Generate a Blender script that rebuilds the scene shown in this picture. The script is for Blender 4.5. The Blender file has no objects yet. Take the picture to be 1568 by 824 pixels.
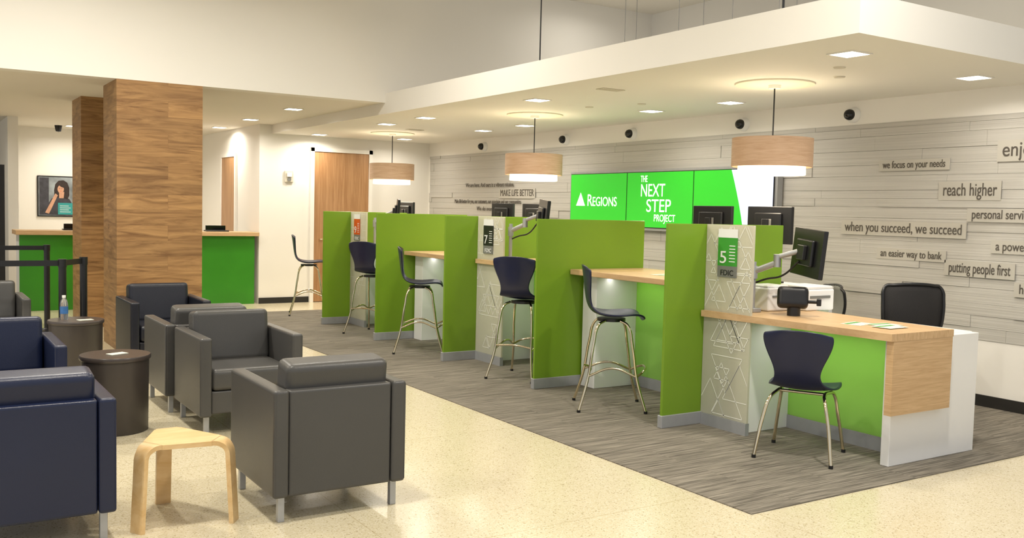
import bpy, bmesh, math, random
import numpy as np
from mathutils import Vector, Matrix
random.seed(7)
sc=bpy.context.scene
try:
    sc.view_settings.view_transform='Standard'
except Exception: pass
# ------------------------------------------------------------------ camera
def make_camera():
    f=1442.8; yaw,pitch,roll=[math.radians(v) for v in (32.81,3.52,1.40)]
    F=np.array([math.sin(yaw)*math.cos(pitch),math.cos(yaw)*math.cos(pitch),-math.sin(pitch)])
    R=np.array([math.cos(yaw),-math.sin(yaw),0.]); U=np.cross(R,F)
    c,s=math.cos(roll),math.sin(roll)
    R2,U2=R*c+U*s,-R*s+U*c
    cd=bpy.data.cameras.new('camera'); co=bpy.data.objects.new('camera',cd)
    sc.collection.objects.link(co)
    m=Matrix([[R2[i],U2[i],-F[i],[0,0,1.52][i]] for i in range(3)]+[[0,0,0,1]])
    co.matrix_world=m
    cd.sensor_width=36; cd.lens=f/1568*36; cd.clip_end=100
    sc.camera=co
make_camera()
# ------------------------------------------------------------------ materials
def newmat(name):
    m=bpy.data.materials.new(name); m.use_nodes=True
    nt=m.node_tree; b=nt.nodes['Principled BSDF']
    return m,nt,b
def N(nt,t,**kw):
    n=nt.nodes.new(t)
    for k,v in kw.items(): setattr(n,k,v)
    return n
def srgb(r,g,b):
    f=lambda c:(c/255/12.92) if c/255<=.04045 else ((c/255+.055)/1.055)**2.4
    return (f(r),f(g),f(b),1)
def mul(c,k): return (min(1,c[0]*k),min(1,c[1]*k),min(1,c[2]*k),1)
def plain(name,col,rough=.5,metal=0,var=.06,scale=6,bump=0,bscale=200,spec=.5,coat=0):
    m,nt,b=newmat(name)
    g=N(nt,'ShaderNodeNewGeometry'); no=N(nt,'ShaderNodeTexNoise'); no.inputs['Scale'].default_value=scale
    nt.links.new(g.outputs['Position'],no.inputs['Vector'])
    r=N(nt,'ShaderNodeValToRGB'); r.color_ramp.elements[0].position=.3; r.color_ramp.elements[1].position=.7
    r.color_ramp.elements[0].color=mul(col,1-var); r.color_ramp.elements[1].color=mul(col,1+var)
    nt.links.new(no.outputs['Fac'],r.inputs['Fac']); nt.links.new(r.outputs['Color'],b.inputs['Base Color'])
    b.inputs['Roughness'].default_value=rough; b.inputs['Metallic'].default_value=metal
    b.inputs['Specular IOR Level'].default_value=spec; b.inputs['Coat Weight'].default_value=coat
    if bump:
        n2=N(nt,'ShaderNodeTexNoise'); n2.inputs['Scale'].default_value=bscale
        nt.links.new(g.outputs['Position'],n2.inputs['Vector'])
        bp=N(nt,'ShaderNodeBump'); bp.inputs['Strength'].default_value=bump; bp.inputs['Distance'].default_value=.002
        nt.links.new(n2.outputs['Fac'],bp.inputs['Height']); nt.links.new(bp.outputs['Normal'],b.inputs['Normal'])
    return m
def emit(name,col,st):
    m,nt,b=newmat(name)
    b.inputs['Base Color'].default_value=col
    b.inputs['Emission Color'].default_value=col; b.inputs['Emission Strength'].default_value=st
    return m
def frosted(name,col,trans=.45,rough=.3,var=.08):
    m=plain(name,col,rough,0,var,1.5)
    nt=m.node_tree; b=nt.nodes['Principled BSDF']; out=nt.nodes['Material Output']
    t=N(nt,'ShaderNodeBsdfTranslucent'); t.inputs['Color'].default_value=mul(col,1.2)
    mx=N(nt,'ShaderNodeMixShader'); mx.inputs['Fac'].default_value=trans
    nt.links.new(b.outputs[0],mx.inputs[1]); nt.links.new(t.outputs[0],mx.inputs[2]); nt.links.new(mx.outputs[0],out.inputs['Surface'])
    return m
def wood(name,c1,c2,gs=(1.5,1.5,30),rough=.4,plank=None,p0=.36,p1=.62,dist=.6):
    m,nt,b=newmat(name)
    g=N(nt,'ShaderNodeNewGeometry'); mp=N(nt,'ShaderNodeMapping'); mp.inputs['Scale'].default_value=gs
    nt.links.new(g.outputs['Position'],mp.inputs['Vector'])
    no=N(nt,'ShaderNodeTexNoise'); no.inputs['Scale'].default_value=1.6; no.inputs['Detail'].default_value=6; no.inputs['Roughness'].default_value=.6; no.inputs['Distortion'].default_value=dist
    vec=mp.outputs['Vector']
    br=None
    if plank:
        sx=N(nt,'ShaderNodeSeparateXYZ'); nt.links.new(g.outputs['Position'],sx.inputs[0])
        ad=N(nt,'ShaderNodeMath',operation='ADD'); nt.links.new(sx.outputs['X'],ad.inputs[0]); nt.links.new(sx.outputs['Y'],ad.inputs[1])
        cb=N(nt,'ShaderNodeCombineXYZ'); nt.links.new(ad.outputs[0],cb.inputs['X']); nt.links.new(sx.outputs['Z'],cb.inputs['Y'])
        br=N(nt,'ShaderNodeTexBrick'); br.inputs['Scale'].default_value=1; br.inputs['Brick Width'].default_value=plank[0]; br.inputs['Row Height'].default_value=plank[1]
        br.inputs['Mortar Size'].default_value=.001; br.inputs['Color1'].default_value=(.80,.78,.76,1); br.inputs['Color2'].default_value=(1.04,1.02,.99,1); br.inputs['Mortar'].default_value=(.55,.5,.45,1)
        nt.links.new(cb.outputs[0],br.inputs['Vector'])
        sc_=N(nt,'ShaderNodeVectorMath',operation='SCALE'); sc_.inputs['Scale'].default_value=23; nt.links.new(br.outputs['Color'],sc_.inputs[0])
        av=N(nt,'ShaderNodeVectorMath',operation='ADD'); nt.links.new(vec,av.inputs[0]); nt.links.new(sc_.outputs[0],av.inputs[1]); vec=av.outputs[0]
    nt.links.new(vec,no.inputs['Vector'])
    r=N(nt,'ShaderNodeValToRGB'); r.color_ramp.elements[0].position=p0; r.color_ramp.elements[1].position=p1
    r.color_ramp.elements[0].color=c1; r.color_ramp.elements[1].color=c2
    nt.links.new(no.outputs['Fac'],r.inputs['Fac'])
    last=r.outputs['Color']
    if plank:
        mx=N(nt,'ShaderNodeMixRGB',blend_type='MULTIPLY'); mx.inputs['Fac'].default_value=.8
        nt.links.new(last,mx.inputs['Color1']); nt.links.new(br.outputs['Color'],mx.inputs['Color2']); last=mx.outputs['Color']
    nt.links.new(last,b.inputs['Base Color']); b.inputs['Roughness'].default_value=rough
    return m
def terrazzo():
    m,nt,b=newmat('terrazzo_floor')
    g=N(nt,'ShaderNodeNewGeometry')
    v=N(nt,'ShaderNodeTexVoronoi'); v.inputs['Scale'].default_value=160
    nt.links.new(g.outputs['Position'],v.inputs['Vector'])
    bw=N(nt,'ShaderNodeRGBToBW'); nt.links.new(v.outputs['Color'],bw.inputs[0])
    r=N(nt,'ShaderNodeValToRGB'); r.color_ramp.interpolation='CONSTANT'
    e=r.color_ramp.elements; e[0].position=0; e[0].color=srgb(174,160,126)
    e[1].position=.15; e[1].color=srgb(209,198,168)
    for p,c in ((.35,srgb(214,204,176)),(.6,srgb(204,192,160)),(.78,srgb(220,211,188))):
        x=e.new(p); x.color=c
    nt.links.new(bw.outputs[0],r.inputs['Fac'])
    br=N(nt,'ShaderNodeTexBrick'); br.offset=0; br.inputs['Scale'].default_value=1; br.inputs['Brick Width'].default_value=1.83; br.inputs['Row Height'].default_value=1.83
    br.inputs['Mortar Size'].default_value=.003; br.inputs['Color1'].default_value=(1,1,1,1); br.inputs['Color2'].default_value=(.975,.975,.97,1); br.inputs['Mortar'].default_value=(.8,.76,.68,1)
    nt.links.new(g.outputs['Position'],br.inputs['Vector'])
    mx=N(nt,'ShaderNodeMixRGB',blend_type='MULTIPLY'); mx.inputs['Fac'].default_value=1
    nt.links.new(r.outputs['Color'],mx.inputs['Color1']); nt.links.new(br.outputs['Color'],mx.inputs['Color2'])
    nt.links.new(mx.outputs['Color'],b.inputs['Base Color']); b.inputs['Roughness'].default_value=.22
    b.inputs['Specular IOR Level'].default_value=.5
    return m
def carpet_mat():
    m,nt,b=newmat('striated_carpet')
    g=N(nt,'ShaderNodeNewGeometry')
    sx=N(nt,'ShaderNodeSeparateXYZ'); nt.links.new(g.outputs['Position'],sx.inputs[0])
    br=N(nt,'ShaderNodeTexBrick'); br.inputs['Scale'].default_value=1; br.inputs['Brick Width'].default_value=1.0; br.inputs['Row Height'].default_value=.25
    br.inputs['Mortar Size'].default_value=0.0; br.inputs['Color1'].default_value=(0,0,0,1); br.inputs['Color2'].default_value=(1,1,1,1)
    sw=N(nt,'ShaderNodeCombineXYZ'); nt.links.new(sx.outputs['X'],sw.inputs['X']); nt.links.new(sx.outputs['Y'],sw.inputs['Y'])
    nt.links.new(sw.outputs[0],br.inputs['Vector'])
    mp=N(nt,'ShaderNodeMapping'); mp.inputs['Scale'].default_value=(3,90,1); nt.links.new(g.outputs['Position'],mp.inputs['Vector'])
    ad=N(nt,'ShaderNodeVectorMath',operation='ADD'); nt.links.new(mp.outputs[0],ad.inputs[0])
    sc2=N(nt,'ShaderNodeVectorMath',operation='SCALE'); sc2.inputs['Scale'].default_value=13.7; nt.links.new(br.outputs['Color'],sc2.inputs[0])
    nt.links.new(sc2.outputs[0],ad.inputs[1])
    no=N(nt,'ShaderNodeTexNoise'); no.inputs['Scale'].default_value=1.0; no.inputs['Detail'].default_value=5; no.inputs['Roughness'].default_value=.65
    nt.links.new(ad.outputs[0],no.inputs['Vector'])
    r=N(nt,'ShaderNodeValToRGB'); e=r.color_ramp.elements
    e[0].position=.34; e[0].color=srgb(84,80,73); e[1].position=.68; e[1].color=srgb(152,145,132)
    nt.links.new(no.outputs['Fac'],r.inputs['Fac'])
    nt.links.new(r.outputs['Color'],b.inputs['Base Color']); b.inputs['Roughness'].default_value=.95; b.inputs['Specular IOR Level'].default_value=.1
    bp=N(nt,'ShaderNodeBump'); bp.inputs['Strength'].default_value=.3; bp.inputs['Distance'].default_value=.003
    nt.links.new(no.outputs['Fac'],bp.inputs['Height']); nt.links.new(bp.outputs['Normal'],b.inputs['Normal'])
    return m
def relief_mat():
    m,nt,b=newmat('relief_plank_grey')
    g=N(nt,'ShaderNodeNewGeometry')
    mp=N(nt,'ShaderNodeMapping'); mp.inputs['Scale'].default_value=(1,.5,60); nt.links.new(g.outputs['Position'],mp.inputs['Vector'])
    no=N(nt,'ShaderNodeTexNoise'); no.inputs['Scale'].default_value=1.5; no.inputs['Detail'].default_value=2
    nt.links.new(mp.outputs[0],no.inputs['Vector'])
    r=N(nt,'ShaderNodeValToRGB'); e=r.color_ramp.elements; e[0].position=.3; e[1].position=.7
    e[0].color=srgb(178,175,168); e[1].color=srgb(193,190,183)
    nt.links.new(no.outputs['Fac'],r.inputs['Fac']); nt.links.new(r.outputs['Color'],b.inputs['Base Color'])
    b.inputs['Roughness'].default_value=.5
    bp=N(nt,'ShaderNodeBump'); bp.inputs['Strength'].default_value=.45; bp.inputs['Distance'].default_value=.005
    nt.links.new(no.outputs['Fac'],bp.inputs['Height']); nt.links.new(bp.outputs['Normal'],b.inputs['Normal'])
    return m
M={}
M['wall']=plain('white_wall_paint',srgb(234,231,224),.7,0,.01,1)
M['ceil']=plain('ceiling_paint',srgb(226,221,210),.8,0,.01,1)
M['canopy']=plain('canopy_paint',srgb(233,230,222),.7,0,.01,1)
M['terrazzo']=terrazzo(); M['carpet']=carpet_mat(); M['relief']=relief_mat()
M['plaque']=plain('plaque_grey',srgb(186,182,172),.5,0,.02,3)
M['colwood']=wood('column_wood',srgb(122,87,50),srgb(182,142,92),(.9,.9,8),.45,(1.25,.16),.30,.68,1.6)
M['oak']=wood('oak_laminate',srgb(190,155,112),srgb(208,175,132),(3,3,60),.4)
M['oaktop']=wood('oak_laminate_top',srgb(190,155,112),srgb(208,175,132),(40,2,10),.4)
M['door']=wood('door_wood',srgb(156,114,74),srgb(178,137,96),(22,22,1.0),.4)
M['birch']=wood('birch_ply',srgb(222,184,126),srgb(234,202,150),(3,12,12),.35)
M['pendwood']=wood('pendant_veneer',srgb(192,157,126),srgb(207,176,147),(3,3,40),.5)
M['green']=frosted('green_acrylic',srgb(136,172,52),.32,.3,.05)
M['greenglow']=frosted('frosted_modesty_green',srgb(172,212,118),.5,.35,.05)
M['greenct']=plain('green_counter_panel',srgb(56,136,34),.3,0,.08,2)
M['pattern']=frosted('frosted_taupe',srgb(216,214,197),.4,.35,.03)
M['line']=plain('etched_line_white',srgb(236,236,226),.5,0,.01)
M['alu']=plain('brushed_aluminium',srgb(175,177,180),.35,.5,.03,20)
M['kick']=plain('grey_kick_strip',srgb(160,162,164),.4,.2,.03,20)
M['chrome']=plain('chrome',srgb(220,208,180),.12,1,.02)
M['white']=plain('white_laminate',srgb(238,238,236),.35,0,.01)
M['black']=plain('black_plastic',srgb(24,24,26),.35,0,.1,20)
M['blackscr']=plain('black_glossy_screen',srgb(14,15,18),.1,0,.1,3)
M['mesh']=plain('black_mesh',srgb(34,32,32),.8,0,.2,200)
M['baseb']=plain('baseboard_black',srgb(34,32,30),.5,0,.05)
M['navy']=plain('navy_plastic_shell',srgb(16,23,54),.32,0,.05)
M['lgrey']=plain('grey_leather',srgb(74,73,71),.36,0,.05,3,.35,260)
M['lnavy']=plain('navy_leather',srgb(22,31,60),.34,0,.06,3,.35,260)
M['lblack']=plain('black_leather',srgb(26,28,38),.36,0,.06,3,.35,260)
M['drum']=plain('dark_bronze_laminate',srgb(64,58,54),.4,0,.05,4)
M['drumtop']=plain('dark_bronze_top',srgb(70,63,60),.3,0,.05,4)
M['text']=plain('dark_grey_letter',srgb(80,74,66),.5,0,.02)
M['wtext']=emit('white_screen_letter',(1,1,1,1),.9)
M['scrgreen']=emit('screen_green',srgb(40,180,36),.60)
M['scrpale']=emit('screen_pale',srgb(205,216,240),.8)
M['diff']=emit('pendant_diffuser',(1,.86,.62,1),2.2)
M['lamp']=emit('downlight_lens',(1,.96,.88,1),14)
M['trim']=plain('white_trim',srgb(236,234,228),.5,0,.01)
M['medallion']=plain('ceiling_medallion',srgb(238,230,210),.5,0,.01)
M['paper']=plain('paper',srgb(216,216,200),.7,0,.05,30)
M['signgreen']=plain('sign_green',srgb(60,150,50),.4,0,.02)
M['signorange']=plain('sign_orange',srgb(206,84,30),.4,0,.02)
M['signdark']=plain('sign_dark',srgb(34,34,34),.4,0,.02)
M['signgrey']=plain('sign_grey',srgb(120,120,116),.4,0,.02)
M['skin']=plain('poster_skin',srgb(196,150,122),.6,0,.12,20)
M['hair']=plain('poster_hair',srgb(44,32,28),.6,0,.3,25)
M['shirt']=plain('poster_shirt',srgb(58,58,66),.6,0,.3,14)
M['teal']=plain('poster_teal',srgb(50,150,150),.6,0,.02)
M['postbg']=plain('poster_background',srgb(130,138,142),.6,0,.45,5)
M['wire']=plain('steel_wire',srgb(150,150,150),.4,.5,.02)
M['beige']=plain('beige_plastic',srgb(206,200,184),.5,0,.02)
M['blue']=plain('bottle_label',srgb(60,110,170),.4,0,.1,40)
M['tint']=plain('tinted_glass',srgb(60,72,86),.08,0,.1,2)
mg,nt,b=newmat('clear_plastic'); b.inputs['Transmission Weight'].default_value=.9; b.inputs['Roughness'].default_value=.05; b.inputs['Base Color'].default_value=(.9,.95,1,1); M['clear']=mg
# ------------------------------------------------------------------ helpers
def link(o,parent=None):
    sc.collection.objects.link(o)
    if parent is not None: o.parent=parent
    return o
def root(name,x=0,y=0,z=0,rz=0):
    e=bpy.data.objects.new(name,None); e.empty_display_size=.1
    e.location=(x,y,z); e.rotation_euler=(0,0,rz); sc.collection.objects.link(e); return e
def meshobj(name,verts,faces,mat,parent=None,smooth=False):
    me=bpy.data.meshes.new(name); me.from_pydata([tuple(v) for v in verts],[],faces); me.update()
    bm=bmesh.new(); bm.from_mesh(me); bmesh.ops.recalc_face_normals(bm,faces=bm.faces); bm.to_mesh(me); bm.free()
    me.materials.append(mat)
    if smooth:
        for p in me.polygons: p.use_smooth=True
    o=bpy.data.objects.new(name,me); return link(o,parent)
def box(name,x0,x1,y0,y1,z0,z1,mat,parent=None,bev=0,world=False,seg=2):
    if world and parent is not None:
        l=parent.location; x0-=l.x;x1-=l.x;y0-=l.y;y1-=l.y;z0-=l.z;z1-=l.z
    cx,cy,cz=(x0+x1)/2,(y0+y1)/2,(z0+z1)/2; a,b_,c=abs(x1-x0)/2,abs(y1-y0)/2,abs(z1-z0)/2
    bm=bmesh.new(); bmesh.ops.create_cube(bm,size=1)
    for v in bm.verts: v.co=Vector((v.co.x*2*a,v.co.y*2*b_,v.co.z*2*c))
    if bev: bmesh.ops.bevel(bm,geom=bm.edges[:],offset=min(bev,a*.95,b_*.95,c*.95),segments=seg,affect='EDGES',profile=.6)
    me=bpy.data.meshes.new(name); bm.to_mesh(me); bm.free(); me.materials.append(mat)
    if bev and seg>1:
        for p in me.polygons: p.use_smooth=True
    o=bpy.data.objects.new(name,me); o.location=(cx,cy,cz)
    link(o,parent)
    if bev and seg>1:
        w=o.modifiers.new('wn','WEIGHTED_NORMAL'); w.keep_sharp=False
    return o
def cyl(name,x,y,z0,z1,r0,mat,parent=None,r1=None,n=40,cap=True):
    r1=r0 if r1 is None else r1
    vs=[];fs=[]
    for i in range(n):
        a=2*math.pi*i/n; vs.append((x+r0*math.cos(a),y+r0*math.sin(a),z0))
    for i in range(n):
        a=2*math.pi*i/n; vs.append((x+r1*math.cos(a),y+r1*math.sin(a),z1))
    for i in range(n): j=(i+1)%n; fs.append((i,j,n+j,n+i))
    if cap: fs.append(tuple(range(n))[::-1]); fs.append(tuple(range(n,2*n)))
    o=meshobj(name,vs,fs,mat,parent)
    for p in o.data.polygons:
        if len(p.vertices)==4: p.use_smooth=True
    o.data.set_sharp_from_angle(angle=math.radians(40))
    return o
def lathe(name,prof,mat,parent,loc=(0,0,0),n=32):
    vs=[];fs=[]
    for r,z in prof:
        for i in range(n):
            a=2*math.pi*i/n; vs.append((loc[0]+r*math.cos(a),loc[1]+r*math.sin(a),loc[2]+z))
    for k in range(len(prof)-1):
        for i in range(n):
            j=(i+1)%n; fs.append((k*n+i,k*n+j,(k+1)*n+j,(k+1)*n+i))
    o=meshobj(name,vs,fs,mat,parent,True)
    o.data.set_sharp_from_angle(angle=math.radians(40))
    return o
def tube(name,pts,r,mat,parent=None,closed=False,smooth=True):
    cu=bpy.data.curves.new(name,'CURVE'); cu.dimensions='3D'; cu.bevel_depth=r; cu.bevel_resolution=4; cu.resolution_u=8; cu.use_fill_caps=True
    if smooth:
        s=cu.splines.new('BEZIER'); s.bezier_points.add(len(pts)-1)
        for p,c in zip(s.bezier_points,pts): p.co=c; p.handle_left_type=p.handle_right_type='AUTO'
    else:
        s=cu.splines.new('POLY'); s.points.add(len(pts)-1)
        for p,c in zip(s.points,pts): p.co=(*c,1)
    s.use_cyclic_u=closed
    cu.materials.append(mat); o=bpy.data.objects.new(name,cu); return link(o,parent)
def text(name,body,x,y,z,w,h,mat,parent,ext=.002,rot=(math.pi/2,0,-math.pi/2),align='LEFT'):
    cu=bpy.data.curves.new(name,'FONT'); cu.body=body; cu.size=1; cu.extrude=0; cu.align_x=align
    o=bpy.data.objects.new(name,cu); link(o,parent); cu.materials.append(mat)
    bpy.context.view_layer.update()
    d=o.dimensions
    sx=w/max(d.x,1e-4); sy=h/.73
    o.scale=(sx,sy,1); cu.extrude=ext
    l=parent.location; o.location=(x-l.x,y-l.y,z-l.z); o.rotation_euler=rot
    return o
def area(name,parent,loc,size,e,col=(1,1,1),rot=(0,0,0),size_y=None,shape=None,spread=None):
    ld=bpy.data.lights.new(name,'AREA'); ld.size=size; ld.energy=e; ld.color=col
    if size_y: ld.shape='RECTANGLE'; ld.size_y=size_y
    if shape: ld.shape=shape
    if spread: ld.spread=spread
    o=bpy.data.objects.new(name,ld); link(o,parent); o.location=loc; o.rotation_euler=rot; return o
# ------------------------------------------------------------------ room shell
XW=7.47
box('floor',-6,9,-3,18.2,-.1,0,M['terrazzo'])
cp=box('carpet',3.62,XW,3.30,13.1,0.0,.006,M['carpet'])
box('wall_right',XW,XW+.15,-2,14.26,0,2.62,M['wall'])
box('wall_far',4.56,9,14.26,14.4,0,2.75,M['wall'])
box('wall_corridor',4.56,4.70,14.4,18,0,2.75,M['wall'])
box('wall_back',-6,4.70,18,18.15,0,2.75,M['wall'])
box('wall_stub',1.30,1.44,16.0,18,0,2.75,M['wall'])
box('wall_upper',-6,9,10.2,10.4,2.75,4.35,M['wall'])
box('wall_upper_right',8.8,8.95,-2,10.2,2.9,4.35,M['wall'])
box('ceiling_low',-6,4.75,10.4,18.15,2.75,2.85,M['ceil'])
box('ceiling_high',-6,8.95,1.5,10.2,4.3,4.4,M['ceil'])
box('ceiling_canopy',4.75,8.8,3.65,14.26,2.62,2.86,M['canopy'])
box('baseboard_right',XW-.015,XW,-2,14.26,0.0,.10,M['baseb'])
box('baseboard_far',4.56,5.36,14.245,14.26,0,.09,M['baseb'])
box('baseboard_far.001',6.44,XW,14.245,14.26,0,.09,M['baseb'])
d=root('door_1',5.9,14.26,0)
box('leaf',5.42,6.35,14.22,14.25,.01,2.38,M['door'],d,0,True)
for n,a in (('jamb_left',(5.36,5.42,14.2,14.259,0,2.44)),('jamb_right',(6.35,6.41,14.2,14.259,0,2.44)),('head',(5.36,6.41,14.2,14.259,2.38,2.44))):
    box(n,*a,M['trim'],d,0,True)
tube('handle',[(-.38,-.05,1.0),(-.38,-.09,1.0),(-.26,-.09,1.0)],.01,M['chrome'],d,smooth=False)
d=root('door_2',4.54,15.8,0)
box('leaf',4.53,4.558,15.45,16.2,.01,2.3,M['door'],d,0,True)
box('head',4.52,4.559,15.39,16.26,2.3,2.36,M['trim'],d,0,True)
box('jamb_left',4.52,4.559,15.39,15.45,0,2.3,M['trim'],d,0,True)
box('jamb_right',4.52,4.559,16.2,16.26,0,2.3,M['trim'],d,0,True)
# dark-framed glass door at far left
d=root('door_3',.65,15.2,0)
box('stile_left',.10,.16,15.18,15.23,0,2.0,M['black'],d,0,True); box('stile_right',1.12,1.19,15.18,15.23,0,2.0,M['black'],d,0,True)
box('head_rail',.16,1.12,15.18,15.23,1.92,2.0,M['black'],d,0,True); box('foot_rail',.16,1.12,15.18,15.23,0,.2,M['black'],d,0,True)
box('glass',.16,1.12,15.20,15.21,.2,1.92,M['tint'],d,0,True)
a=root('fire_alarm_strobe',5.02,14.26,1.97)
box('plate',-.07,.07,-.03,0,-.09,.09,M['beige'],a,.01); box('lens',-.04,.04,-.05,-.03,-.01,.06,M['white'],a,.01); cyl('sounder',0,0,0,.01,.03,M['signgrey'],a).matrix_local=Matrix.Translation((0,-.03,-.045))@Matrix.Rotation(math.pi/2,4,'X')
def relief():
    vs=[];fs=[]
    def add(y0,y1,z0,z1,dp):
        x0=XW-dp; b=len(vs)
        vs.extend([(XW,y0,z0),(XW,y1,z0),(XW,y1,z1),(XW,y0,z1),(x0,y0+.001,z0+.001),(x0,y1-.001,z0+.001),(x0,y1-.001,z1-.001),(x0,y0+.001,z1-.001)])
        fs.extend([(b+4,b+5,b+6,b+7),(b,b+1,b+5,b+4),(b+1,b+2,b+6,b+5),(b+2,b+3,b+7,b+6),(b+3,b,b+4,b+7)])
    z=.55
    while z<2.40-.01:
        h=random.choice([.075,.10,.10,.13])
        z1=min(z+h,2.40)
        if 2.40-z1<.03: z1=2.40
        y=1.0-random.random()*.5
        while y<14.2:
            l=random.uniform(.5,1.9); y1=min(y+l,14.2)
            add(y,y1,z,z1,random.choice([.006,.008,.010,.012,.012,.020])); y=y1
        z=z1
    return meshobj('wall_relief_panel',vs,fs,M['relief'])
relief()
def phrase(s,y0,w,zc,h,pl=True,name='wall_lettering'):
    r=root(name,XW-.022,y0-w/2,zc)
    if pl: box('plaque',XW-.024,XW-.016,y0-w-.04,y0+.04,zc-h*.72,zc+h*.72,M['plaque'],r,0,True)
    text('letters',s,XW-.026,y0,zc-h*.36,w,h,M['text'],r)
phrase('we focus on your needs',5.40,.61,2.01,.068)
phrase('reach higher',4.80,.47,1.78,.11)
phrase('personal service',4.53,.50,1.58,.078)
phrase('when you succeed, we succeed',5.78,1.17,1.445,.092)
phrase('a powerful partner',4.31,.60,1.325,.075)
phrase('an easier way to bank',5.38,.60,1.22,.068)
phrase('putting people first',4.71,.53,1.13,.09)
phrase('here for you',4.10,.40,.99,.08)
phrase('enjoy life',4.30,.50,2.10,.12)
phrase('MAKE LIFE BETTER',11.92,.88,1.775,.10)
phrase('We are here. And ours is a vibrant mission.',12.95,1.40,1.90,.065,False)
phrase('Make life better for you, our customers, our associates and our communities.',13.30,1.95,1.65,.065,False)
phrase('We do more with care.',12.6,.9,1.54,.065,False)
# ------------------------------------------------------------------ video wall
v=root('video_wall',XW-.06,8.3,1.69)
box('frame',XW-.10,XW-.022,6.55,10.06,1.33,2.05,M['alu'],v,0,True)
edges=[10.03,8.885,7.735,6.585]
for i in range(3):
    box(f'bezel_{i+1}',XW-.112,XW-.10,edges[i+1],edges[i],1.36,2.02,M['black'],v,0,True)
    if i<2: box(f'screen_{i+1}',XW-.116,XW-.112,edges[i+1]+.008,edges[i]-.008,1.368,2.012,M['scrgreen'],v,0,True)
box('screen_3',XW-.116,XW-.112,6.593,7.727,1.368,2.012,M['scrpale'],v,0,True)
def curvearea():
    vs=[(0,7.727,1.368)]; n=16
    for i in range(n+1):
        z=1.368+(2.012-1.368)*i/n; t=(z-1.2)/.81
        vs.append((0,7.11-.16*math.cos(t*1.3)+.10*t,z))
    vs.append((0,7.727,2.012))
    vs=[(XW-.1175-v.location.x,a-v.location.y,b-v.location.z) for _,a,b in vs]
    meshobj('screen_green_shape',vs,[tuple(range(len(vs)))],M['scrgreen'],v)
curvearea()
def scr(n,s,y,z,w,h): text(n,s,XW-.1185,y,z,w,h,M['wtext'],v,.0008)
scr('word_logo_cap','R',9.67,1.61,.10,.155); scr('word_logo','EGIONS',9.56,1.61,.48,.12)
tri=[(0,9.90,1.61),(0,9.71,1.61),(0,9.805,1.78)]
meshobj('logo_triangle',[(XW-.1185-v.location.x,a-v.location.y,b-v.location.z) for _,a,b in tri],[(0,1,2)],M['wtext'],v)
scr('word_the','THE',8.63,1.90,.12,.08); scr('word_next','NEXT',8.63,1.73,.42,.155); scr('word_step','STEP',8.52,1.55,.42,.155); scr('word_project','PROJECT',8.38,1.44,.36,.085)
# ------------------------------------------------------------------ camera domes
for y in (5.75,7.12,8.93,10.31,12.43):
    c=root('dome_security_camera',XW,y,2.49)
    o=lathe('mount',[(0,0),(.07,0),(.07,.03),(.05,.06)],M['white'],c,n=28); o.rotation_euler=(0,-math.pi/2,0)
    o=lathe('dome',[(.0,.12),(.027,.115),(.045,.097),(.052,.075),(.05,.05)],M['blackscr'],c,n=28); o.rotation_euler=(0,-math.pi/2,0)
c=root('ceiling_security_camera',2.15,17.3,2.75)
lathe('dome',[(0,-.11),(.04,-.10),(.05,-.06),(.06,0)],M['blackscr'],c)
# ------------------------------------------------------------------ green dividers
Y0,S,H,X0,X1=4.97,1.62,1.46,4.49,5.68
DY=[Y0+k*S for k in range(5)]
for k,y in enumerate(DY):
    r=root('green_divider_panel',(X0+X1)/2,y,0)
    box('acrylic_sheet',X0+.01,X1,y,y+.025,.09,H,M['green'],r,.003,True,1)
    box('base_channel',X0,X1,y-.012,y+.037,.006,.095,M['kick'],r,.003,True,1)
# ------------------------------------------------------------------ patterned privacy panels
def clip(p,q,y0,y1,z0,z1):
    dx,dz=q[0]-p[0],q[1]-p[1]; t0,t1=0,1
    for pp,qq in ((-dx,p[0]-y0),(dx,y1-p[0]),(-dz,p[1]-z0),(dz,z1-p[1])):
        if abs(pp)<1e-9:
            if qq<0: return None
        else:
            t=qq/pp
            if pp<0: t0=max(t0,t)
            else: t1=min(t1,t)
    if t0>=t1: return None
    return (p[0]+dx*t0,p[1]+dz*t0),(p[0]+dx*t1,p[1]+dz*t1)
def pattern(x,ya,yb,z0,z1,parent,seed):
    rnd=random.Random(seed); vs=[];fs=[]
    for i in range(13):
        cy=rnd.uniform(ya,yb); cz=rnd.uniform(z0,z1); s=rnd.choice([.07,.11,.15,.2]); fl=rnd.choice([1,1,-1])
        tri=[(cy-s,cz-fl*s*.58),(cy+s,cz-fl*s*.58),(cy,cz+fl*s*1.15)]
        for a in range(3):
            c=clip(tri[a],tri[(a+1)%3],ya,yb,z0,z1)
            if not c: continue
            (p0,p1)=c; dx,dz=p1[0]-p0[0],p1[1]-p0[1]; L=math.hypot(dx,dz)
            if L<.005: continue
            nx,nz=-dz/L*.0028,dx/L*.0028; b=len(vs)
            l=parent.location
            for (u,w) in ((p0[0]+nx,p0[1]+nz),(p1[0]+nx,p1[1]+nz),(p1[0]-nx,p1[1]-nz),(p0[0]-nx,p0[1]-nz)):
                vs.append((x-l.x,u-l.y,w-l.z))
            fs.append((b,b+1,b+2,b+3))
    meshobj('etched_triangles',vs,fs,M['line'],parent)
XP=4.87
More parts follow.
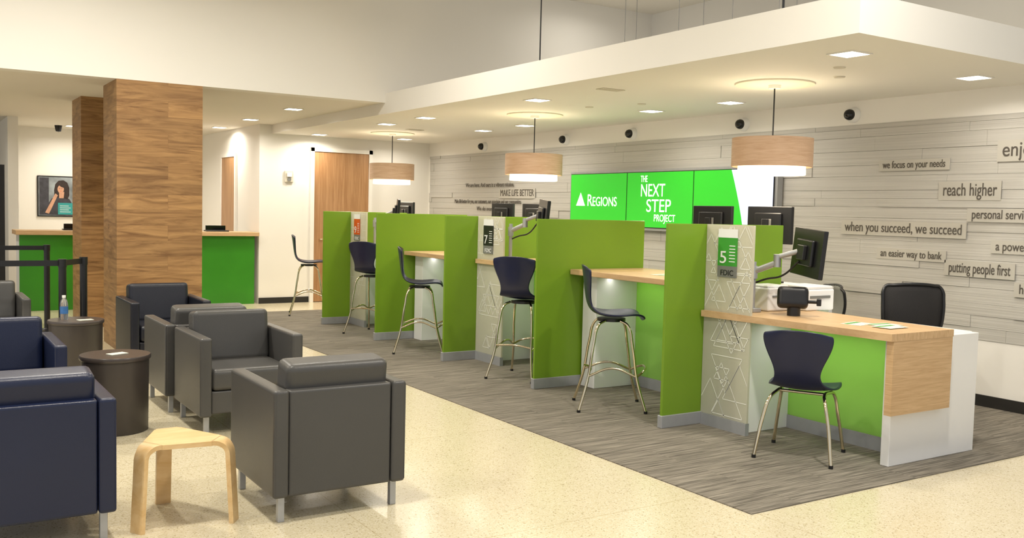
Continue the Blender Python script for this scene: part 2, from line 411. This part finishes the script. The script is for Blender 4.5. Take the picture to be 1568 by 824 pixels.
for i,(k,L) in enumerate(((0,.45),(2,.49),(4,.49))):
    y=DY[k]; r=root('patterned_privacy_panel',XP,y-L/2,0)
    box('frosted_sheet',XP,XP+.02,y-L,y-.002,.09,H,M['pattern'],r,.002,True,1)
    box('base_channel',XP-.008,XP+.028,y-L,y-.013,.006,.09,M['kick'],r,0,True)
    pattern(XP-.002,y-L+.005,y-.01,.10,.80 if k==0 else .98,r,10+i); pattern(XP-.002,y-L+.005,y-.01,.86 if k==0 else 1.06,H-.01,r,20+i)
    s=root('station_number_sign',XP-.01,y-.22,1.27)
    w=.09; yc=y-.22
    col=[M['signgreen'],M['signdark'],M['signorange']][i]
    box('header',XP-.010,XP-.003,yc-w,yc+w,1.37,1.43,M['white'],s,0,True)
    box('body',XP-.010,XP-.003,yc-w,yc+w,1.17,1.37,col,s,0,True)
    box('footer',XP-.010,XP-.003,yc-w,yc+w,1.09,1.17,M['signgrey'],s,0,True)
    text('numeral',['5','7','9'][i],XP-.012,yc+.075,1.19,.06,.09,M['white'],s,.001)
    text('footer_word','FDIC',XP-.012,yc+.06,1.105,.12,.04,M['signdark'] if i==0 else M['white'],s,.001)
    for q in range(6): box(f'print_line_{q+1}',XP-.0115,XP-.010,yc-.075,yc-.02,1.20+q*.022,1.206+q*.022,M['white'],s,0,True)
# ------------------------------------------------------------------ low front teller desk
r=root('teller_desk',5.3,4.2,0)
zt=.84
def prism(name,poly,z0,z1,mat,parent):
    l=parent.location; n=len(poly)
    vs=[(x-l.x,y-l.y,z0) for x,y in poly]+[(x-l.x,y-l.y,z1) for x,y in poly]
    fs=[tuple(range(n))[::-1],tuple(range(n,2*n))]+[(i,(i+1)%n,n+(i+1)%n,n+i) for i in range(n)]
    return meshobj(name,vs,fs,mat,parent)
prism('wood_top',[(4.83,4.955),(4.95,3.47),(5.58,3.47),(5.68,4.955)],zt-.045,zt,M['oaktop'],r)
box('wood_waterfall',4.975,5.575,3.472,3.52,.34,zt-.045,M['oak'],r,0,True)
box('end_slab',5.06,5.96,3.53,3.59,.006,zt-.046,M['white'],r,.003,True,1)
box('side_leg',4.93,5.36,4.58,4.66,.006,zt-.046,M['white'],r,.003,True,1)
box('modesty_panel',5.36,5.38,3.59,4.95,.10,zt-.05,M['greenglow'],r,0,True)
box('modesty_base',5.35,5.39,3.59,4.95,.006,.10,M['kick'],r,0,True)
box('rear_return_top',5.70,5.98,3.59,4.955,zt-.08,zt-.045,M['white'],r,0,True)
box('rear_return_side',5.94,5.98,3.59,4.955,.006,zt-.081,M['white'],r,0,True)
def added_glow(parent,x,ya,yb,z,e):  # strip and light added under the top to brighten the green modesty panels
    box('added_glow_strip',x-.01,x+.01,ya,yb,z-.012,z-.001,M['white'],parent,0,True)
    l=parent.location
    area('added_glow_light',parent,(x-l.x,(ya+yb)/2-l.y,z-.014-l.z),.03,e,(1,.97,.9),size_y=(yb-ya))
added_glow(r,5.60,3.65,4.90,zt-.046,5); added_glow(r,5.12,3.65,4.5,zt-.046,1.2)
# bar counters
for k in range(4):
    ya,yb=DY[k]+.04,DY[k+1]-.014
    r=root('teller_bar_counter',5.3,(ya+yb)/2,0)
    zt=1.03
    box('wood_top',4.84,5.66,ya,yb,zt-.045,zt,M['oaktop'],r,.003,True,1)
    box('pedestal',4.98,5.43,yb-.20,yb-.01,.006,zt-.046,M['white'],r,.003,True,1)
    yq=yb-.2
    box('modesty_panel',5.43,5.45,ya,yq,.10,zt-.05,M['greenglow'],r,0,True)
    box('modesty_base',5.42,5.46,ya,yq,.006,.10,M['kick'],r,0,True)
    box('teller_worktop',5.69,6.35,ya,yb,.93,.97,M['white'],r,.003,True,1)
    box('teller_worktop_side',6.30,6.34,ya,ya+.5,.006,.93,M['white'],r,0,True)
    box('teller_drawer_unit',5.80,6.28,yb-.45,yb-.05,.006,.93,M['white'],r,.003,True,1)
    added_glow(r,5.60,ya+.05,yq,zt-.046,5); added_glow(r,5.12,ya+.05,yq,zt-.046,1.4)
# ------------------------------------------------------------------ far counter
r=root('reception_counter',2.9,14.4,0)
box('green_front',1.29,4.50,14.28,14.32,.0,1.04,M['greenct'],r,.003,True,1)
box('wood_top',1.24,4.55,14.20,14.75,1.04,1.10,M['oak'],r,.003,True,1)
box('body',1.29,4.50,14.32,14.72,.0,1.04,M['white'],r,0,True)
for x in (2.02,3.98):
    k=root('card_terminal',x,14.5,1.10)
    box('base',-.17,.17,-.08,.08,0,.02,M['black'],k,.005); box('screen',-.15,.15,.04,.07,.02,.09,M['blackscr'],k,.005)
p=root('framed_poster',2.2,17.98,1.58)
box('frame',1.90,2.49,17.97,17.999,1.23,1.93,M['black'],p,.004,True,1)
box('print',1.92,2.47,17.965,17.97,1.25,1.91,M['postbg'],p,0,True)
def shape(name,pts,dy,mat):
    meshobj(name,[(x-2.2,17.965-dy-17.98,z-1.58) for x,z in pts],[tuple(range(len(pts)))],mat,p)
def ell(name,cx,cz,rx,rz,dy,mat,n=24,rot=0):
    shape(name,[(cx+rx*math.cos(2*math.pi*i/n)*math.cos(rot)-rz*math.sin(2*math.pi*i/n)*math.sin(rot),cz+rx*math.cos(2*math.pi*i/n)*math.sin(rot)+rz*math.sin(2*math.pi*i/n)*math.cos(rot)) for i in range(n)],dy,mat)
shape('dim_background',[(1.93,1.26),(2.08,1.26),(2.08,1.90),(1.93,1.90)],.0005,M['shirt'])
shape('body',[(2.02,1.26),(2.46,1.26),(2.45,1.45),(2.40,1.54),(2.32,1.58),(2.22,1.58),(2.12,1.54),(2.05,1.42)],.001,M['shirt'])
shape('hair',[(2.17,1.56),(2.16,1.68),(2.18,1.79),(2.23,1.85),(2.31,1.86),(2.37,1.82),(2.40,1.73),(2.40,1.60),(2.37,1.53),(2.30,1.56)],.002,M['hair'])
shape('neck',[(2.24,1.55),(2.31,1.55),(2.32,1.66),(2.24,1.66)],.0025,M['skin'])
ell('face',2.265,1.705,.05,.07,.003,M['skin'])
ell('fringe',2.30,1.765,.065,.03,.0035,M['hair'],rot=-.4)
ell('eye_left',2.245,1.715,.009,.004,.004,M['hair']); ell('eye_right',2.285,1.715,.009,.004,.004,M['hair']); ell('mouth',2.265,1.67,.014,.004,.004,M['signorange'])
shape('forearm',[(2.02,1.30),(2.08,1.28),(2.22,1.60),(2.18,1.63)],.004,M['skin'])
box('caption_block',2.22,2.46,17.958,17.960,1.27,1.47,M['teal'],p,0,True)
for q in range(4): box(f'caption_line_{q+1}',2.25,2.42-.03*(q%2),17.956,17.958,1.31+.035*q,1.318+.035*q,M['white'],p,0,True)
# ------------------------------------------------------------------ columns
box('wood_column',1.80,2.65,10.20,10.95,0,2.75,M['colwood'])
box('wood_column.001',1.76,2.46,12.2,12.9,0,2.75,M['colwood'])
# ------------------------------------------------------------------ ceiling fixtures
WARM=(1,.92,.80)
def downlight(x,y,z,e=22,s=.09,col=WARM):
    r=root('recessed_downlight',x,y,z)
    for n,a in (('trim_a',(-s-.015,s+.015,-s-.015,-s)),('trim_b',(-s-.015,s+.015,s,s+.015)),('trim_c',(-s-.015,-s,-s,s)),('trim_d',(s,s+.015,-s,s))):
        box(n,*a,-.008,-.0005,M['trim'],r)
    box('lens',-s,s,-s,s,-.005,-.001,M['lamp'],r)
    area('lamp_light',r,(0,0,-.012),s*2,e,col,spread=math.radians(160))
for x,y in ((5.3,4.14),(6.85,4.21),(6.73,6.61),(6.70,7.73),(5.26,7.77),(6.70,10.17),(6.73,11.26),(5.30,10.22),(5.33,11.39),(6.69,13.62),(5.36,13.86)):
    downlight(x,y,2.62,13 if x<6 else 9)
for x,y in ((4.18,11.72),(4.22,13.62),(4.27,15.42),(2.35,17.2),(0.4,12.5),(0.4,15.0),(2.9,13.4),(2.9,16.4)):
    downlight(x,y,2.75,17)
HW=(1,.94,.84)
for x,y,e in ((7.4,9.3,8),(-2,4,65),(1,4,62),(4,2.6,86),(1.2,8.0,85),(-1.6,8.0,95),(3.4,7.6,48),(6.8,5.5,15)):  # apart from the first, unseen lamps added to brighten the upper wall and hall
    downlight(x,y,4.3,e,.12,HW)
for x,y in ((5.29,6.66),(6.0,11.9)):
    r=root('ceiling_air_vent',x,y,2.62)
    box('plate',-.12,.12,-.06,.06,-.006,-.0005,M['beige'],r,.002,False,1)
    for i in range(4): box(f'slot_{i+1}',-.10,.10,-.043+i*.026,-.035+i*.026,-.008,-.006,M['beige'],r)
for x,y in ((5.72,4.55),(6.1,4.85),(6.0,7.9),(6.2,7.3)):
    r=root('fire_sprinkler',x,y,2.62)
    lathe('cover',[(0,-.008),(.04,-.008),(.045,-.0005)],M['beige'],r,n=24)
for y in (5.45,8.98,12.72):
    x=6.05; r=root('drum_pendant_light',x,y,2.62)
    cyl('ceiling_medallion',0,0,-.012,-.0005,.32,M['medallion'],r,n=64)
    cyl('canopy_cap',0,0,-.04,-.012,.05,M['white'],r)
    tube('cord',[(0,0,-.03),(0,0,-.46)],.006,M['black'],r,smooth=False)
    lathe('wood_drum',[(.318,-.45),(.328,-.45),(.328,-.685),(.318,-.685),(.318,-.45)],M['pendwood'],r,n=64)
    lathe('diffuser',[(.27,-.60),(.275,-.745),(.27,-.75),(0,-.75)],M['diff'],r,n=64)
    cyl('top_plate',0,0,-.47,-.462,.317,M['white'],r,n=64)
    area('pendant_lamp_down',r,(0,0,-.80),.5,13,(1,.84,.63),shape='DISK')
    area('pendant_lamp_up',r,(0,0,-.44),.55,4.0,(1,.82,.56),(math.pi,0,0),shape='DISK')
for x,y,rr in ((4.80,7.07,.006),(4.80,4.28,.008),(6.2,6.8,.003),(6.2,7.6,.003),(6.6,7.9,.003),(6.6,6.5,.003),(6.9,6.2,.003),(6.9,7.2,.003),(7.6,6.6,.003),(7.6,5.4,.003)):
    r=root('canopy_hanger_rod',x,y,2.86); tube('rod',[(0,0,0),(0,0,1.44)],rr,M['wire'] if rr<.005 else M['black'],r,smooth=False)
# ------------------------------------------------------------------ armchairs
def armchair(x,y,rz,mat,name='leather_armchair'):
    r=root(name,x,y,0,rz); W,D=.345,.355
    for s,n in ((-1,'left'),(1,'right')):
        xa,xb=sorted((s*W,s*(W-.075)))
        box('arm_'+n,xa,xb,-D,D,.125,.645,mat,r,.018,seg=3)
        for t,m_ in ((-1,'front'),(1,'back')):
            box(f'leg_{m_}_{n}',s*(W-.05)-.016,s*(W-.05)+.016,t*(D-.05)-.016,t*(D-.05)+.016,0,.126,M['alu'],r,.002,seg=1)
            tube(f'piping_{m_}_{n}',[(s*(W-.006),t*(D-.004),.14),(s*(W-.006),t*(D-.004),.632)],.004,mat,r,smooth=False)
    box('back_panel',-(W-.077),W-.077,D-.11,D-.012,.125,.64,mat,r,.015,seg=3)
    box('seat_base',-(W-.077),W-.077,-D+.02,D-.11,.14,.29,mat,r,.012,seg=3)
    box('seat_cushion',-(W-.079),W-.079,-D+.01,D-.2,.292,.435,mat,r,.04,seg=4)
    bc=box('back_cushion',-(W-.08),W-.08,-.085,.085,-.18,.18,mat,r,.04,seg=4); bc.location=(0,D-.145,.585); bc.rotation_euler=(math.radians(-7),0,0)
    return r
armchair(1.795,4.64,math.pi,M['lgrey'])
armchair(1.94,6.52,0,M['lgrey']); armchair(1.90,7.33,math.pi,M['lgrey'])
armchair(.44,4.80,math.pi,M['lnavy']); armchair(.47,6.55,0,M['lnavy'])
armchair(1.98,8.98,0,M['lblack']); armchair(.58,9.6,0,M['lgrey'])
# ------------------------------------------------------------------ drum tables
for x,y in ((1.16,6.63),(1.21,8.70)):
    r=root('drum_side_table',x,y,0)
    lathe('body',[(0,0.0),(.200,0.0),(.205,.006),(.210,.478),(.0,.478)],M['drum'],r,n=56)
    lathe('top',[(0,.48),(.218,.48),(.222,.486),(.222,.504),(.218,.51),(0,.51)],M['drumtop'],r,n=56)
r=root('magazine',1.17,6.62,.511,.4); box('cover',-.06,.06,-.035,.035,0,.004,M['paper'],r)
r=root('magazine',1.27,8.62,.511,.2); box('cover',-.06,.06,-.035,.035,0,.004,M['paper'],r)
r=root('water_bottle',1.12,8.72,.511)
lathe('bottle',[(0,0),(.03,0),(.032,.01),(.032,.13),(.025,.16),(.013,.18),(.013,.195),(0,.195)],M['clear'],r,n=24)
lathe('label',[(.0328,.05),(.0328,.11)],M['blue'],r,n=24); lathe('cap',[(.015,.185),(.015,.205),(0,.205)],M['white'],r,n=20)
# ------------------------------------------------------------------ bent ply stool
def ply_stool():
    feet=[Vector((.87,4.48)),Vector((1.32,4.44)),Vector((1.08,4.90))]
    c=sum(feet,Vector((0,0)))/3
    r=root('bent_plywood_stool',c.x,c.y,0); Ht=.40; th=.022; hw=.036
    for i,f in enumerate(feet):
        d=(f-c); L=d.length; u=d.normalized(); nrm=Vector((-u.y,u.x))
        prof=[(L-.10,Ht)]
        rad=.07
        for k in range(0,9):
            a=math.pi/2*k/8; prof.append((L-.02-rad+rad*math.sin(a),Ht-rad+rad*math.cos(a)))
        prof.append((L+.0,0.0))
        vs=[];fs=[]
        m=len(prof)
        for k,(s,z) in enumerate(prof):
            if k==0: t=(1,0)
            elif k==m-1: t=(0,-1)
            else:
                a=prof[k-1];b_=prof[k+1]; t=(b_[0]-a[0],b_[1]-a[1]); q=math.hypot(*t); t=(t[0]/q,t[1]/q)
            n_=(-t[1],t[0])
            w=hw*(1.75 if k==0 else 1+.6*max(0,(1-k/6)))
            if k>6: w=hw
            for sg in (-1,1):
                for o_ in (0,-th):
                    ss=s+n_[0]*o_; zz=z+n_[1]*o_
                    if k==m-1: zz=0
                    pxy=u*ss+nrm*(sg*w); vs.append((pxy.x,pxy.y,zz))
        for k in range(m-1):
            a=k*4;b_=a+4
            fs+=[(a,a+2,b_+2,b_),(a+1,b_+1,b_+3,a+3),(a,b_,b_+1,a+1),(a+2,a+3,b_+3,b_+2)]
        fs.append((0,1,3,2)); fs.append(((m-1)*4,(m-1)*4+2,(m-1)*4+3,(m-1)*4+1))
        o=meshobj(f'leg_{i+1}',vs,fs,M['birch'],r,True); o.data.set_sharp_from_angle(angle=math.radians(40))
    poly=[]
    for i,f in enumerate(feet):
        d=f-c; L=d.length-.098; u=d.normalized(); nr=Vector((-u.y,u.x))
        poly+= [u*L-nr*.064,u*L+nr*.064]
    n=len(poly)
    vs=[(p_.x,p_.y,Ht-th) for p_ in poly]+[(p_.x,p_.y,Ht) for p_ in poly]
    meshobj('seat_top',vs,[tuple(range(n))[::-1],tuple(range(n,2*n))]+[(i,(i+1)%n,n+(i+1)%n,n+i) for i in range(n)],M['birch'],r)
ply_stool()
# ------------------------------------------------------------------ shell chairs / stools
def shell(parent,zs):
    prof=[(.235,-.035,.15),(.225,-.01,.19),(.17,.004,.212),(.08,-.008,.222),(-.02,-.012,.215),(-.11,0,.19),(-.165,.03,.155),(-.195,.085,.135),(-.208,.15,.15),(-.218,.22,.185),(-.228,.30,.215),(-.238,.36,.215),(-.243,.385,.19)]
    nu=9; vs=[];fs=[]
    for k,(y,z,w) in enumerate(prof):
        t=max(0,(k-5)/7)
        for i in range(nu):
            u=-1+2*i/(nu-1)
            cz=.02*u*u*(1-t) ; cy=.045*u*u*t
            dz=-.02*abs(u)**3 if k>=len(prof)-1 else 0
            vs.append((w*u,y+cy,zs+z+cz+dz))
    for k in range(len(prof)-1):
        for i in range(nu-1):
            a=k*nu+i; fs.append((a,a+1,a+nu+1,a+nu))
    o=meshobj('seat_shell',vs,fs,M['navy'],parent,True)
    s=o.modifiers.new('sub','SUBSURF'); s.levels=s.render_levels=2
    s=o.modifiers.new('sol','SOLIDIFY'); s.thickness=.012; s.offset=-1
def cafe_chair(x,y,th):
    r=root('cafe_chair',x,y,.007,th-math.pi/2); zs=.435; shell(r,zs)
    for sx in (-1,1):
        tube('leg_frame_'+('left' if sx<0 else 'right'),[(sx*.225,.235,.008),(sx*.19,.19,.25),(sx*.165,.15,.39),(sx*.15,.08,.405),(sx*.15,-.08,.405),(sx*.17,-.15,.375),(sx*.20,-.19,.25),(sx*.235,-.235,.008)],.011,M['chrome'],r)
        for sy in (-1,1): cyl('foot_cap',sx*(.225 if sy>0 else .235),sy*.235,0,.02,.014,M['black'],r,n=16)
    tube('cross_bar',[(-.15,.0,.405),(.15,0,.405)],.01,M['chrome'],r,smooth=False)
    return r
def bar_stool(x,y,th):
    r=root('bar_stool',x,y,.007,th-math.pi/2); zs=.725; shell(r,zs)
    top=zs-.035
    for sx in (-1,1):
        for sy in (-1,1):
            tube(f'leg_{"f" if sy>0 else "b"}{"r" if sx>0 else "l"}',[(sx*.10,sy*.06,top),(sx*.135,sy*.11,top-.03),(sx*.165,sy*.15,.50),(sx*.185,sy*.19,.24),(sx*.23,sy*.255,.008)],.0105,M['chrome'],r)
            cyl('foot_cap',sx*.23,sy*.255,0,.018,.014,M['black'],r,n=16)
    tube('foot_rail_front',[(-.185,.185,.27),(-.12,.25,.31),(0,.275,.325),(.12,.25,.31),(.185,.185,.27)],.009,M['chrome'],r)
    tube('foot_rail_back',[(-.18,-.18,.30),(0,-.15,.31),(.18,-.18,.30)],.009,M['chrome'],r)
    for sx in (-1,1): tube('foot_rail_side',[(sx*.183,.185,.27),(sx*.16,0,.33),(sx*.183,-.185,.27)],.009,M['chrome'],r)
    cyl('seat_plate',0,0,top-.01,top+.012,.11,M['black'],r)
    return r
D=math.radians
cafe_chair(4.80,3.99,D(28))
bar_stool(4.62,5.72,D(-32))
bar_stool(4.72,7.12,D(30))
bar_stool(4.58,8.90,D(-28))
bar_stool(4.73,10.43,D(30))
bar_stool(4.74,12.6,D(-20))
# ------------------------------------------------------------------ monitors
def monitor(x,y,z,rz,w=.5,h=.30,stand=None,name='computer_monitor',tilt=0):
    r=root(name,x,y,z,rz)
    e=root('head',0,0,0) ; e.parent=r; e.rotation_euler=(tilt,0,0)
    box('housing',-w/2,w/2,-.02,.012,-h/2,h/2,M['black'],e,.006)
    box('back_bulge',-w*.3,w*.3,-.045,-.018,-h*.33,h*.33,M['black'],e,.012)
    box('vesa_plate',-.05,.05,-.055,-.044,-.05,.05,M['signgrey'],e,.002,seg=1)
    box('screen',-w/2+.012,w/2-.012,.012,.014,-h/2+.012,h/2-.012,M['blackscr'],e)
    if stand is not None:
        box('stand_column',-.03,.03,-.075,-.05,-stand,.05,M['black'],r,.005)
        box('stand_foot',-.12,.12,-.16,.06,-stand,-stand+.015,M['black'],r,.005)
    return r
for y in (5.50,6.17,9.03,9.72,12.35):
    monitor(6.12,y,1.455,-math.pi/2,.48,.31,1.455-.972)
def arm_monitor(yc,zd):
    r=root('monitor_arm',5.10,yc,zd)
    box('clamp_base',-.04,.04,-.05,.05,0,.03,M['alu'],r,.005); cyl('pole',0,0,.03,.36,.018,M['alu'],r)
    cyl('pivot_collar',0,0,.24,.33,.028,M['alu'],r)
    tube('lower_arm',[(0,0,.29),(.07,-.15,.36)],.022,M['alu'],r,smooth=False)
    cyl('elbow',.07,-.15,.33,.42,.026,M['alu'],r)
    tube('upper_arm',[(.07,-.15,.40),(.12,-.30,.45)],.018,M['alu'],r,smooth=False)
    tube('cable',[(0,.01,.20),(.04,-.08,.24),(.09,-.18,.27),(.12,-.30,.38)],.007,M['black'],r)
    e=root('monitor_head',0,0,0); e.parent=r; e.location=(.15,-.36,.44); e.rotation_euler=(D(-4),D(3),D(-114))
    box('housing',-.22,.22,-.02,.012,-.165,.165,M['black'],e,.006); box('back_bulge',-.12,.12,-.045,-.018,-.09,.09,M['black'],e,.01)
    box('screen',-.208,.208,.012,.014,-.153,.153,M['blackscr'],e); box('vesa',-.05,.05,-.07,-.044,-.05,.05,M['signdark'],e,.004,seg=1)
arm_monitor(4.72,.841); arm_monitor(7.95,1.031); arm_monitor(11.2,1.031)
r=root('receipt_printer',5.34,4.80,.841); box('body',-.12,.12,-.12,.12,0,.17,M['white'],r,.015); box('slot',-.08,.08,-.125,-.118,.10,.115,M['signgrey'],r); box('lid',-.11,.11,-.10,.10,.17,.185,M['white'],r,.006)
r=root('check_scanner',5.69,4.74,.841); box('body',-.15,.15,-.14,.14,0,.155,M['white'],r,.012); box('lid',-.14,.14,-.13,.13,.155,.18,M['white'],r,.008); box('slot',-.12,.10,-.146,-.138,.09,.11,M['signgrey'],r)
r=root('card_reader',5.20,4.43,.841,-.85)
cyl('stand',0,0,0,.06,.045,M['black'],r); bb=box('body',-.105,.105,-.05,.05,-.075,.075,M['black'],r,.04,seg=5); bb.location=(-.01,0,.125); bb.rotation_euler=(D(-15),0,0)
tube('hinge_arm',[(.08,0,.10),(.17,0,.10)],.012,M['black'],r,smooth=False); box('side_grip',.15,.18,-.025,.025,.075,.125,M['black'],r,.005)
for i,(x,y,a) in enumerate(((5.22,3.92,.2),(5.33,3.80,-.1),(5.25,3.70,.05))):
    r=root('brochure',x,y,.8405+i*.002,a); box('sheet',-.10,.10,-.07,.07,0,.0015,M['paper'],r); box('print_band',-.09,.09,.02,.05,.0015,.002,M['signgreen'],r)
r=root('brochure',5.2,5.7,1.031,.1); box('sheet',-.10,.10,-.14,.14,0,.0015,M['paper'],r); box('print_band',-.09,.09,.02,.06,.0015,.002,M['signgreen'],r)
# ------------------------------------------------------------------ office chairs
def office(x,y,th,ztop,mat):
    r=root('office_task_chair',x,y,.007,th-math.pi/2)
    cyl('column',0,0,.08,.44,.025,M['black'],r)
    for i in range(5):
        a=2*math.pi*i/5; ex,ey=.27*math.cos(a),.27*math.sin(a)
        tube(f'base_spoke_{i+1}',[(0,0,.12),(ex,ey,.075)],.018,M['black'],r,smooth=False)
        o=lathe(f'caster_{i+1}',[(0,-.02),(.03,-.02),(.03,.02),(0,.02)],M['black'],r,n=18); o.rotation_euler=(math.pi/2,0,a); o.location=(ex,ey,.032)
    box('seat',-.24,.24,-.22,.24,.44,.52,mat,r,.035,seg=4)
    hb=ztop-.58; nu,nv=9,9; vs=[];fs=[]
    for j in range(nv):
        v_=j/(nv-1)
        w=.20+.035*math.sin(v_*math.pi*.75) - (.02 if j==nv-1 else 0)
        for i in range(nu):
            u=-1+2*i/(nu-1); vs.append((w*u,-.25-.03*math.sin(v_*3)+.05*u*u,.58+hb*v_-(.02*u*u if j==nv-1 else 0)))
    for j in range(nv-1):
        for i in range(nu-1):
            a=j*nu+i; fs.append((a,a+1,a+nu+1,a+nu))
    o=meshobj('mesh_back',vs,fs,mat,r,True); s=o.modifiers.new('so','SOLIDIFY'); s.thickness=.012
    rim=[vs[i] for i in range(nu)]+[vs[k*nu+nu-1] for k in range(1,nv)]+[vs[(nv-1)*nu+i] for i in range(nu-2,-1,-1)]+[vs[k*nu] for k in range(nv-2,0,-1)]
    tube('back_frame',rim,.013,M['black'],r,closed=True)
    tube('back_spine',[(0,-.1,.43),(0,-.27,.47),(0,-.30,.75)],.02,M['black'],r)
    for sx in (-1,1):
        tube('arm_post',[(sx*.2,0,.46),(sx*.28,0,.48),(sx*.28,0,.66)],.014,M['black'],r,smooth=False)
        box('arm_pad',sx*.28-.035,sx*.28+.035,-.12,.12,.66,.69,M['black'],r,.012)
office(6.49,4.50,D(60),1.04,M['mesh']); office(6.80,5.62,D(150),.92,M['signgrey'])
# ------------------------------------------------------------------ stanchions
def stanchion(x,y):
    r=root('retractable_belt_stanchion',x,y,0)
    lathe('base',[(0,0),(.14,0),(.14,.012),(.04,.03),(.03,.04)],M['black'],r); cyl('post',0,0,.03,.93,.032,M['black'],r); cyl('belt_head',0,0,.93,1.0,.036,M['black'],r)
    return r
s1=stanchion(1.37,12.05); s2=stanchion(1.38,9.45); s3=stanchion(1.16,9.12); s4=stanchion(-1.2,12.0); s5=stanchion(-1.0,9.15)
def belt(par,dx,dy):
    L=math.hypot(dx,dy); b=box('belt',.034,L-.034,-.002,.002,-.025,.025,M['black'],par); a=math.atan2(dy,dx)
    b.location=(math.cos(a)*L/2,math.sin(a)*L/2,.965); b.rotation_euler=(0,0,a)
belt(s1,-1.2-1.37,-.05); belt(s2,1.16-1.38,9.12-9.45); belt(s3,-1.0-1.16,.03)
# ------------------------------------------------------------------ world light
w=bpy.data.worlds.new('world'); sc.world=w; w.use_nodes=True
bg=w.node_tree.nodes['Background']; bg.inputs['Color'].default_value=(.96,.97,1,1); bg.inputs['Strength'].default_value=.74
